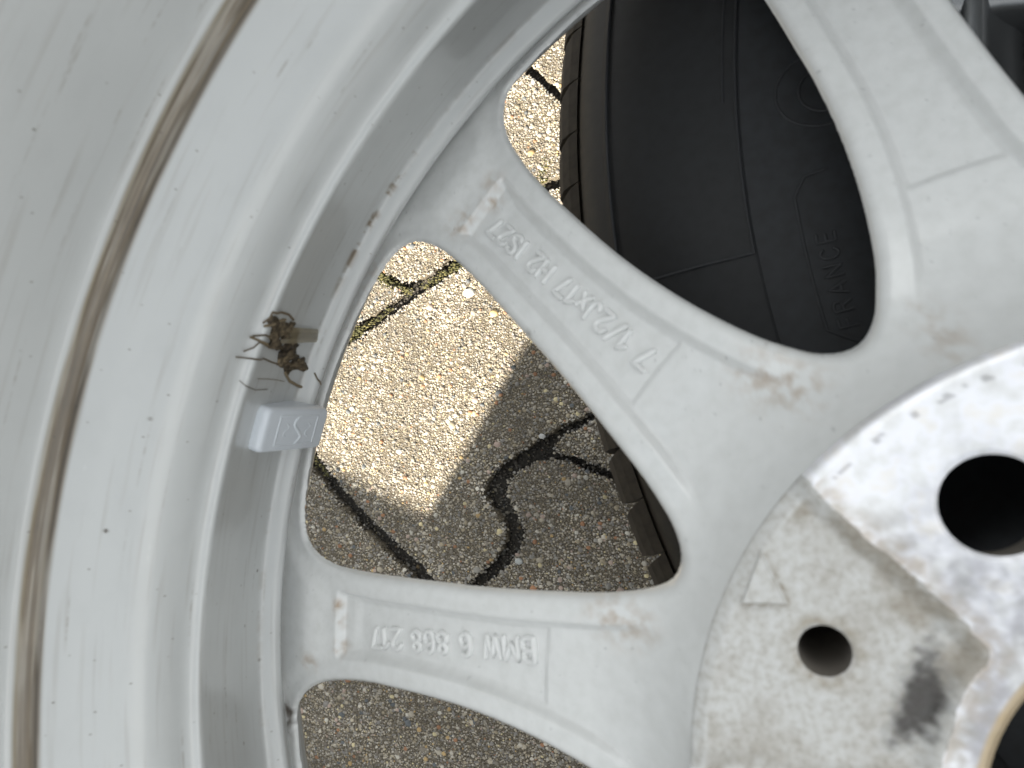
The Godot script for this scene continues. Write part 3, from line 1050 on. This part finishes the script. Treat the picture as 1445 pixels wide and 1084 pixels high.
func stone_mesh(outline: Array, y_top := 0.0, inset := 0.0) -> ArrayMesh:
	var b := Buf.new()
	var pts := PackedVector2Array(chaikin(outline, 1, true))
	if Geometry2D.is_polygon_clockwise(pts):
		pts.reverse()
	# resample so that the worn edge can waver
	var q := PackedVector2Array()
	for i in pts.size():
		var p0 := pts[i]
		var p1 := pts[(i + 1) % pts.size()]
		var m := maxi(1, int(p0.distance_to(p1) / 1.6))
		for k in m:
			q.append(p0.lerp(p1, float(k) / m))
	var n := q.size()
	var rings := []
	var spec := [[0.0, -55.0, 0.0], [0.0, -5.0, 0.05], [0.5, -2.4, 0.35], [1.3, -0.9, 0.75], [2.6, 0.0, 1.0]]
	for L in spec:
		var ring := []
		for i in n:
			var t := (q[(i + 1) % n] - q[(i + n - 1) % n]).normalized()
			var o := Vector2(t.y, -t.x)
			var wav := noise.get_noise_2d(q[i].x * 2.2, q[i].y * 2.2) * 1.6 + fine.get_noise_2d(q[i].x * 9.0, q[i].y * 9.0) * 1.1 + fine.get_noise_2d(q[i].x * 21.0 + 90.0, q[i].y * 21.0) * 0.9
			var p: Vector2 = q[i] - o * (inset + L[0] * (1.0 + 0.6 * wav) + wav)
			ring.append(b.add(Vector3(p.x * S, (y_top + L[1] + (0.5 * wav if L[1] > -3.0 and L[1] < 0.0 else 0.0)) * S, -p.y * S), (Vector3(o.x, 0, -o.y) * (1.0 - L[2]) + Vector3.UP * L[2]).normalized()))
		rings.append(ring)
	for k in spec.size() - 1:
		for i in n:
			var j := (i + 1) % n
			b.quad(rings[k][i], rings[k][j], rings[k + 1][j], rings[k + 1][i])
	var top := PackedVector2Array()
	for i in rings[-1]:
		top.append(Vector2(b.v[i].x, b.v[i].z))
	var tri := Geometry2D.triangulate_polygon(top)
	assert(tri.size() > 0, "stone outline crosses itself")
	for i in range(0, tri.size(), 3):
		b.tri(rings[-1][tri[i]], rings[-1][tri[i + 1]], rings[-1][tri[i + 2]])
	return b.mesh()

func pebble_mesh() -> ArrayMesh:
	var b := Buf.new()
	var g := (1.0 + sqrt(5.0)) / 2.0
	var v := [Vector3(-1, g, 0), Vector3(1, g, 0), Vector3(-1, -g, 0), Vector3(1, -g, 0), Vector3(0, -1, g), Vector3(0, 1, g), Vector3(0, -1, -g), Vector3(0, 1, -g), Vector3(g, 0, -1), Vector3(g, 0, 1), Vector3(-g, 0, -1), Vector3(-g, 0, 1)]
	for p in v:
		b.add(p.normalized(), p.normalized())
	for f in [[0, 11, 5], [0, 5, 1], [0, 1, 7], [0, 7, 10], [0, 10, 11], [1, 5, 9], [5, 11, 4], [11, 10, 2], [10, 7, 6], [7, 1, 8], [3, 9, 4], [3, 4, 2], [3, 2, 6], [3, 6, 8], [3, 8, 9], [4, 9, 5], [2, 4, 11], [6, 2, 10], [8, 6, 7], [9, 8, 1]]:
		b.tri(f[0], f[1], f[2])
	return b.mesh()

func build_ground() -> void:
	var base := MeshInstance3D.new()
	var pm := PlaneMesh.new()
	pm.size = Vector2(60, 60)
	base.name = "ground"
	base.mesh = pm
	base.material_override = M.soil
	base.position.y = -0.030
	add_child(base)
	base.set_meta("kind", "structure")
	base.set_meta("label", "dark bedding soil under the paving stones")
	var pav := Node3D.new()
	pav.name = "paving"
	add_child(pav)
	pav.set_meta("kind", "structure")
	pav.set_meta("label", "grey concrete block paving with exposed aggregate and mossy joints")
	var fill := MeshInstance3D.new()
	var fm := PlaneMesh.new()
	fm.size = Vector2(1.6, 1.6)
	fill.mesh = fm
	fill.name = "joint_sand"
	fill.material_override = M.soil
	fill.position = Vector3(-0.2, -0.007, 0.0)
	pav.add_child(fill)
	var outlines := [
		MAIN_STONE,
		# the stone beyond the V of the joint
		[Vector2(-297, 146), Vector2(-268, 162), Vector2(-254, 172), Vector2(-262, 230), Vector2(-290, 290), Vector2(-330, 250), Vector2(-400, 205), Vector2(-331, 162), Vector2(-312, 152)],
		# left of it
		[Vector2(-301, 141), Vector2(-316, 147), Vector2(-336, 158), Vector2(-404, 200), Vector2(-520, 140), Vector2(-420, 78), Vector2(-352, 113), Vector2(-322, 130)],
		# below the left joint
		[Vector2(-420, 66), Vector2(-383, 27), Vector2(-356, 1), Vector2(-325, -25), Vector2(-287, -52), Vector2(-266, -70), Vector2(-236, -93), Vector2(-150, -96), Vector2(-80, -110), Vector2(-110, -240), Vector2(-260, -310), Vector2(-430, -260), Vector2(-520, -130), Vector2(-530, 0)],
		# right of the curved joint
		[Vector2(-226, 12), Vector2(-220, 22), Vector2(-204, 31), Vector2(-190, 32), Vector2(-175, 27), Vector2(-120, 6), Vector2(-60, -60), Vector2(-78, -103), Vector2(-150, -89), Vector2(-232, -86), Vector2(-259, -66), Vector2(-232, -44), Vector2(-218, -30), Vector2(-211, -14), Vector2(-219, -2)],
		# the narrow end above it
		[Vector2(-194, 35), Vector2(-192, 45), Vector2(-168, 57), Vector2(-142, 68), Vector2(-106, 92), Vector2(0, 60), Vector2(-50, -40), Vector2(-114, 12), Vector2(-172, 32), Vector2(-186, 36)],
		# through the upper window, either side of the thin joint
		[Vector2(-250, 178), Vector2(-207, 213), Vector2(-147, 200), Vector2(-90, 200), Vector2(-100, 220), Vector2(-178, 240), Vector2(-203, 266), Vector2(-219, 281), Vector2(-258, 310), Vector2(-284, 292), Vector2(-256, 232)],
		[Vector2(-216, 285), Vector2(-201, 271), Vector2(-176, 245), Vector2(-98, 226), Vector2(-80, 306), Vector2(-120, 420), Vector2(-240, 400), Vector2(-256, 316)],
	]
	for o in outlines:
		part("paving_stone", stone_mesh(o, 0.0, -0.5 if o == MAIN_STONE else 0.0), M.stone, pav)
	# plain stones farther out, as far as the joints can be told apart
	for i in range(-5, 5):
		for j in range(-4, 5):
			var c := Vector2(-200 + i * 168.0 + (j % 2) * 84.0, 40 + j * 142.0)
			if c.x > -640 and c.x < 100 and c.y > -400 and c.y < 500 and not (c.x < -600 or c.x > 60 or c.y < -360 or c.y > 440):
				continue
			part("paving_stone", stone_mesh([c + Vector2(-80, -67), c + Vector2(0, -62), c + Vector2(80, -67), c + Vector2(76, 0), c + Vector2(80, 67), c + Vector2(0, 62), c + Vector2(-80, 67), c + Vector2(-84, 0)]), M.stone, pav)
	# aggregate standing proud of the stones
	var tops := []
	for o in outlines:
		tops.append(PackedVector2Array(chaikin(o, 1, true)))
	var boxes := [Rect2(-470, -260, 410, 590)]
	var tones := [Color(0.34, 0.31, 0.26), Color(0.26, 0.25, 0.23), Color(0.20, 0.18, 0.15), Color(0.40, 0.36, 0.29), Color(0.46, 0.43, 0.38), Color(0.30, 0.26, 0.19), Color(0.22, 0.21, 0.20), Color(0.16, 0.14, 0.12)]
	var rare := [Color(0.50, 0.48, 0.43), Color(0.42, 0.30, 0.15), Color(0.30, 0.16, 0.09), Color(0.10, 0.11, 0.12), Color(0.55, 0.48, 0.30), Color(0.38, 0.30, 0.26)]
	var xf := []
	var cl := []
	for bx in boxes:
		var step := 1.32
		var nx := int(bx.size.x / step)
		var ny := int(bx.size.y / step)
		for i in nx:
			for j in ny:
				var p := Vector2(bx.position.x + (i + rng.randf()) * step, bx.position.y + (j + rng.randf()) * step)
				if p.distance_to(TYRE) < 318.0:
					continue
				var r := rng.randf_range(0.55, 1.0)
				var big := rng.randf()
				if big > 0.92 - 0.06 * noise.get_noise_2d(p.x * 1.5, p.y * 1.5 + 200.0):
					r = rng.randf_range(1.0, 2.0)
				if big > 0.998:
					r = rng.randf_range(1.8, 3.2)
				var inside := false
				for k in tops.size():
					if Geometry2D.is_point_in_polygon(p, tops[k]):
						inside = true
						break
				if not inside and rng.randf() > 0.42:
					continue
				var col: Color = tones[rng.randi() % tones.size()]
				if rng.randf() > 0.95 or r > 1.75 and rng.randf() > 0.65:
					col = rare[rng.randi() % rare.size()]
				var patch := 0.88 + 0.45 * noise.get_noise_2d(p.x * 0.55, p.y * 0.55) + 0.25 * noise.get_noise_2d(p.x * 2.2, p.y * 2.2)
				col = Color(col.r * patch, col.g * patch * 0.985, col.b * patch * 0.95)
				var bs := Basis(Vector3.UP, rng.randf() * TAU).scaled(Vector3(r, r * rng.randf_range(0.5, 0.75), r * rng.randf_range(0.65, 1.0)) * S)
				bs = Basis(Vector3(rng.randf() - 0.5, 0.3, rng.randf() - 0.5).normalized(), rng.randf_range(-0.5, 0.5)) * bs
				var y := -0.1 * r + rng.randf_range(-0.35, 0.2) + 0.35 * noise.get_noise_2d(p.x * 3.0, p.y * 3.0)
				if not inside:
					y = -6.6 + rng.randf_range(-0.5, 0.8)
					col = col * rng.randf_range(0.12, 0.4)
				xf.append(Transform3D(bs, Vector3(p.x * S, y * S, -p.y * S)))
				cl.append(col)
	# grains along the broken edges of the joints
	for k in 6:
		var o: PackedVector2Array = tops[k]
		for i in o.size():
			var a := o[i]
			var b := o[(i + 1) % o.size()]
			if a.x < -420 or a.x > -90 or a.y > 190 or a.y < -110:
				continue
			for m in int(a.distance_to(b) / 0.9):
				var p := a.lerp(b, rng.randf()) + Vector2(rng.randfn(), rng.randfn()) * 0.9
				var r := rng.randf_range(0.5, 1.25)
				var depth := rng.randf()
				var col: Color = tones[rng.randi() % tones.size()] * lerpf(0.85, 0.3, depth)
				xf.append(Transform3D(Basis(Vector3(rng.randf(), rng.randf(), rng.randf()).normalized(), rng.randf() * TAU).scaled(Vector3(r, r * 0.7, r * 0.85) * S), Vector3(p.x * S, -depth * 4.5 * S, -p.y * S)))
				cl.append(col)
	# a few stray larger pebbles that catch the eye: x, y, radius, tone
	for s in [[-254.0, 138.0, 4.6, Color(0.74, 0.72, 0.66)], [-236.0, 124.0, 3.4, Color(0.46, 0.34, 0.16)], [-222.0, 89.0, 1.9, Color(0.03, 0.04, 0.045)], [-216.0, -32.0, 3.0, Color(0.36, 0.37, 0.36)], [-372.0, 46.0, 4.4, Color(0.75, 0.73, 0.68)], [-303.0, 33.0, 2.4, Color(0.7, 0.68, 0.62)], [-248.0, 68.0, 3.0, Color(0.33, 0.26, 0.22)], [-232.0, 40.0, 2.8, Color(0.34, 0.26, 0.22)], [-251.0, 60.0, 2.2, Color(0.33, 0.16, 0.08)], [-202.0, 46.0, 2.6, Color(0.4, 0.4, 0.39)]]:
		var r: float = s[2]
		xf.append(Transform3D(Basis(Vector3.UP, r * 7.0).scaled(Vector3(r, r * 0.45, r * 0.75) * S), Vector3(s[0] * S, 0.0002, -s[1] * S)))
		cl.append(s[3])
	scatter("aggregate", pebble_mesh(), M.grit, xf, cl, pav)
	# moss in the sunlit joints
	xf = []
	cl = []
	for run in [[Vector2(-333, 159), Vector2(-318, 150), 5.0, 420], [Vector2(-318, 150), Vector2(-298, 141), 3.2, 130], [Vector2(-290, 143), Vector2(-262, 157), 3.0, 120], [Vector2(-266, 154), Vector2(-252, 162), 3.4, 170], [Vector2(-360, 103), Vector2(-338, 116), 4.4, 380], [Vector2(-338, 116), Vector2(-312, 130), 2.4, 90], [Vector2(-206, 208), Vector2(-198, 222), 5.0, 200], [Vector2(-378, 31), Vector2(-360, 14), 2.4, 60]]:
		for i in int(run[3]):
			var t := rng.randf()
			var p: Vector2 = run[0].lerp(run[1], t) + Vector2(rng.randfn(), rng.randfn()) * float(run[2]) * 0.5
			var r := rng.randf_range(0.5, 1.3)
			xf.append(Transform3D(Basis(Vector3(rng.randf(), rng.randf(), rng.randf()).normalized(), rng.randf() * TAU).scaled(Vector3(r, r * 0.6, r * 0.5) * S), Vector3(p.x * S, rng.randf_range(-3.0, 0.4) * S, -p.y * S)))
			cl.append(Color(0.045, 0.046, 0.014).lerp(Color(0.15, 0.13, 0.045), rng.randf() * rng.randf()))
	scatter("moss", pebble_mesh(), M.moss, xf, cl, pav)

func scatter(called: String, mesh: Mesh, mat: Material, xf: Array, cl: Array, parent: Node3D) -> void:
	var mm := MultiMesh.new()
	mm.transform_format = MultiMesh.TRANSFORM_3D
	mm.use_colors = true
	mm.mesh = mesh
	mm.instance_count = xf.size()
	for i in xf.size():
		mm.set_instance_transform(i, xf[i])
		mm.set_instance_color(i, cl[i])
	var o := MultiMeshInstance3D.new()
	o.name = called
	o.multimesh = mm
	o.material_override = mat
	parent.add_child(o, true)
	o.set_meta("kind", "stuff")

# ------------------------------------------------------------------ the unseen wall added to shade the wheel, and the insect
func build_shade_wall() -> void:
	var g0 := Vector2(-280, -7)
	var along := Vector2(-0.935, 0.354)
	var w0 := g0 - SUN_H * SHADE_WALL_D
	var t := thing("added_shade_wall", "added unseen wall, one stretch low and one tall, that shades the wheels", "wall", Vector3(w0.x * S, 0, -w0.y * S))
	var ang := atan2(along.y, along.x)
	var bas := Basis(Vector3.UP, ang)
	var thick := 120.0
	var low_h := SHADE_WALL_D * tan(deg_to_rad(SUN_E))
	var sgn := 1.0 if Vector2(-along.y, along.x).dot(SUN_H) < 0 else -1.0      # the wall's thickness lies away from the wheels
	var spec := [["low_shade_wall", 0.0, 1300.0, low_h], ["tall_shade_wall", -1600.0, 0.0, 1180.0]]
	for s in spec:
		var b := Buf.new()
		var half := Vector3((s[2] - s[1]) / 2, s[3] / 2, thick / 2) * S
		b.box(bas * Vector3((s[1] + s[2]) / 2 * S, s[3] / 2 * S, -sgn * thick / 2 * S), half, bas)
		part(s[0], b.mesh(), M.wall, t)

func lump(b: Buf, deg: float, z: float, size: Vector3, col: Color) -> void:
	# a flattened crumb lying on the barrel's wall; size: round the wheel, along the axle, off the wall (mm)
	var a := deg_to_rad(deg)
	var side := ld(-sin(a), cos(a), 0)
	var axial := (on_barrel(deg, z + 2.0) - on_barrel(deg, z - 2.0)).normalized()
	var out := side.cross(axial).normalized()
	if out.dot(ld(-cos(a), -sin(a), 0)) < 0:
		out = -out
	var c := on_barrel(deg, z)
	var ids := []
	for i in 9:
		var th := PI * 0.5 * i / 8.0
		var row := []
		for k in 14:
			var ph := TAU * k / 14.0
			var q := Vector3(cos(th) * cos(ph), cos(th) * sin(ph), sin(th))
			var l := 1.0 + 0.9 * fine.get_noise_3d(q.x * 40.0 + deg * 50.0, q.y * 40.0 + z * 9.0, q.z * 40.0)
			var shade := clampf(0.9 + 1.4 * fine.get_noise_3d(q.x * 70.0 + z * 30.0, q.y * 70.0, q.z * 70.0 + deg * 9.0), 0.35, 1.8)
			row.append(b.add(c + (side * q.x * size.x + axial * q.y * size.y + out * (q.z * size.z)) * l * S, (side * q.x / size.x + axial * q.y / size.y + out * q.z / size.z).normalized(), Color(col.r * shade, col.g * shade, col.b * shade)))
		ids.append(row)
	for i in 8:
		for k in 14:
			b.quad(ids[i][k], ids[i][(k + 1) % 14], ids[i + 1][(k + 1) % 14], ids[i + 1][k])

func build_insect() -> void:
	var t := thing("dead_insect", "squashed brown insect with one wing and thin legs, stuck to the barrel", "insect", Vector3(0, (LIFT + FRONT) * S, 0))
	var dark := Color(0.05, 0.037, 0.024)
	var tan_ := Color(0.22, 0.17, 0.105)
	var b := Buf.new()
	for q in [[155.9, -10.8], [155.8, -15.3], [155.9, -20.0], [156.3, -24.5], [156.6, -13.5], [156.6, -18.9], [157.0, -24.9], [157.4, -17.8], [157.5, -22.4], [157.6, -27.0], [158.1, -21.0], [158.2, -26.1], [158.3, -29.1], [155.5, -9.0], [156.2, -16.0], [157.1, -14.5], [158.6, -24.0]]:
		lump(b, q[0], q[1], Vector3(rng.randf_range(1.0, 2.0), rng.randf_range(1.8, 3.6), rng.randf_range(0.5, 1.1)), dark.lerp(tan_, pow(rng.randf(), 1.4)))
	part("body", b.mesh(), M.insect, t)
	b = Buf.new()
	for q in [[158.9, -25.4], [159.1, -30.1], [158.9, -34.1], [159.2, -36.6], [159.5, -29.1], [159.2, -27]]:
		lump(b, q[0], q[1], Vector3(rng.randf_range(1.0, 1.6), rng.randf_range(1.6, 2.8), rng.randf_range(0.6, 1.2)), dark.lerp(tan_, rng.randf() * 0.5))
	part("head", b.mesh(), M.insect, t)
	var wb := Buf.new()
	var rows := []
	for i in 9:
		var u := i / 8.0
		var row := []
		for j in 6:
			var v := j / 5.0
			var deg := lerpf(155.8, lerpf(157.2, 156.9, u), v) + 0.12 * u
			var z := lerpf(-17.5, -36.5 - 1.8 * v - 0.8 * sin(v * 3.1), u)
			var a := deg_to_rad(deg)
			row.append(wb.add(on_barrel(deg, z, 0.4 + 0.6 * sin(u * 3.0) + 0.15 * sin(v * 9.0)), (ld(-cos(a), -sin(a), 0) + Vector3(0, 0.25 * sin(v * 9.0), 0)).normalized()))
		rows.append(row)
	for i in 8:
		for j in 5:
			wb.quad(rows[i][j], rows[i][j + 1], rows[i + 1][j + 1], rows[i + 1][j])
	part("wing", wb.mesh(), M.wing, t)
	var legs := [[[155.7, -6.5], [155.2, -7.6], [154.8, -7.6], [154.7, -10.8], [154.9, -16.7], [155.3, -20.5]], [[158.5, -3.2], [158.4, -6.7], [158.3, -10.9], [158.7, -17.2], [158.9, -21.6]], [[158.0, -4.5], [157.6, -6.4], [157.1, -7.4], [157.6, -14.6]], [[156.9, -4.8], [157.0, -7.1], [157.2, -11.2]], [[159.6, -26.9], [160.4, -31.9], [160.8, -36.9], [160.9, -38.8]], [[160.1, -5.8], [160.4, -7.6], [160.8, -12.9], [160.9, -19.9]], [[159.5, -40.4], [159.9, -41.3], [160.3, -42.8]], [[156.8, -5.3], [156.5, -8.1], [156.9, -14.0]], [[155.9, -7.0], [155.4, -11.0], [155.3, -16.0]], [[159.9, -11.7], [160.1, -20.7], [160.4, -28.9]]]
	var wide := [0.3, 0.2, 0.22, 0.28, 0.4, 0.1, 0.26, 0.24, 0.34, 0.08]
	for n in legs.size():
		var l: Array = legs[n]
		var path := []
		for i in l.size() - 1:
			for k in 5:
				var u := k / 5.0
				path.append(on_barrel(lerpf(l[i][0], l[i + 1][0], u), lerpf(l[i][1], l[i + 1][1], u), 0.3 + 0.5 * sm(-14.0, -8.0, lerpf(l[i][1], l[i + 1][1], u))))
		path.append(on_barrel(l[-1][0], l[-1][1], 0.3))
		var lb := Buf.new()
		var a := deg_to_rad(l[1][0])
		ridge(lb, path, ld(-cos(a), -sin(a), 0), wide[n] * S, wide[n] * 0.7 * S, dark.lerp(tan_, 0.3 + 0.7 * rng.randf()))
		part("leg", lb.mesh(), M.insect, t)

# ------------------------------------------------------------------ the scene
const SUN_E := 30.0                       # the sun's height
const SUN_H := Vector2(0.506, 0.863)      # where its light travels, in the plan
const SHADE_WALL_D := 950.0

func _ready() -> void:
	# camera
	var cam := Camera3D.new()
	add_child(cam)
	var R := [Vector3(0.931165, 0.018018, -0.364152), Vector3(0.0, 0.998778, 0.049414), Vector3(0.364598, -0.046012, 0.930028)]
	var bas := Basis(ld(R[0].x, R[0].y, R[0].z), ld(R[1].x, R[1].y, R[1].z), ld(R[2].x, R[2].y, R[2].z)).orthonormalized()
	cam.transform = Transform3D(bas, Vector3(-60.16 * S, (124.84 + LIFT) * S, -57.94 * S))
	var at := CameraAttributesPhysical.new()
	at.frustum_focal_length = 12.0 / (542.0 / 994.87)
	at.frustum_focus_distance = 0.33
	at.frustum_near = 0.004
	at.frustum_far = 80.0
	at.exposure_aperture = 20.0
	cam.attributes = at
	cam.fov = rad_to_deg(2.0 * atan(542.0 / 994.87))
	cam.near = 0.004
	cam.far = 80.0
	cam.current = true
	# sky and exposure
	var we := WorldEnvironment.new()
	var env := Environment.new()
	env.background_mode = Environment.BG_SKY
	var sky := Sky.new()
	var ps := ProceduralSkyMaterial.new()
	ps.sky_top_color = Color(0.66, 0.70, 0.74)
	ps.sky_horizon_color = Color(0.93, 0.94, 0.94)
	ps.sky_curve = 0.2
	ps.ground_bottom_color = Color(0.35, 0.34, 0.32)
	ps.ground_horizon_color = Color(0.6, 0.6, 0.58)
	ps.sky_energy_multiplier = 0.515
	# broken cloud, added out of view to give the paint glints
	var cloud := FastNoiseLite.new()
	cloud.seed = 12
	cloud.frequency = 0.008
	cloud.fractal_octaves = 5
	var cover := NoiseTexture2D.new()
	cover.width = 512
	cover.height = 256
	cover.seamless = true
	cover.noise = cloud
	var cg := Gradient.new()
	cg.offsets = PackedFloat32Array([0.0, 0.42, 0.62, 1.0])
	cg.colors = PackedColorArray([Color(1, 1, 1, 0), Color(1, 1, 1, 0), Color(1, 0.995, 0.98, 0.75), Color(1, 0.99, 0.97, 1.0)])
	cover.color_ramp = cg
	ps.sky_cover = cover
	ps.sky_cover_modulate = Color(0.85, 0.85, 0.84)
	sky.sky_material = ps
	env.sky = sky
	env.tonemap_mode = Environment.TONE_MAPPER_LINEAR
	env.tonemap_exposure = 4.9
	env.sdfgi_enabled = true
	env.ssao_enabled = true
	env.ssil_enabled = true
	we.environment = env
	add_child(we)
	# sun
	var sun := DirectionalLight3D.new()
	sun.light_energy = 1.6
	sun.light_color = Color(1.0, 0.96, 0.89)
	sun.light_angular_distance = 0.45
	sun.shadow_enabled = true
	var e := deg_to_rad(SUN_E)
	var d := Vector3(SUN_H.x * cos(e), -sin(e), -SUN_H.y * cos(e))
	add_child(sun)
	sun.look_at_from_position(Vector3.ZERO, d, Vector3.UP)

	rng.seed = SEED
	noise.seed = SEED
	noise.frequency = 0.03
	noise.fractal_octaves = 4
	fine.seed = SEED + 1
	fine.frequency = 0.02
	fine.fractal_octaves = 2
	var wheel := build_wheel()
	build_ground()
	build_tyre(wheel)
	build_shade_wall()
	build_insect()
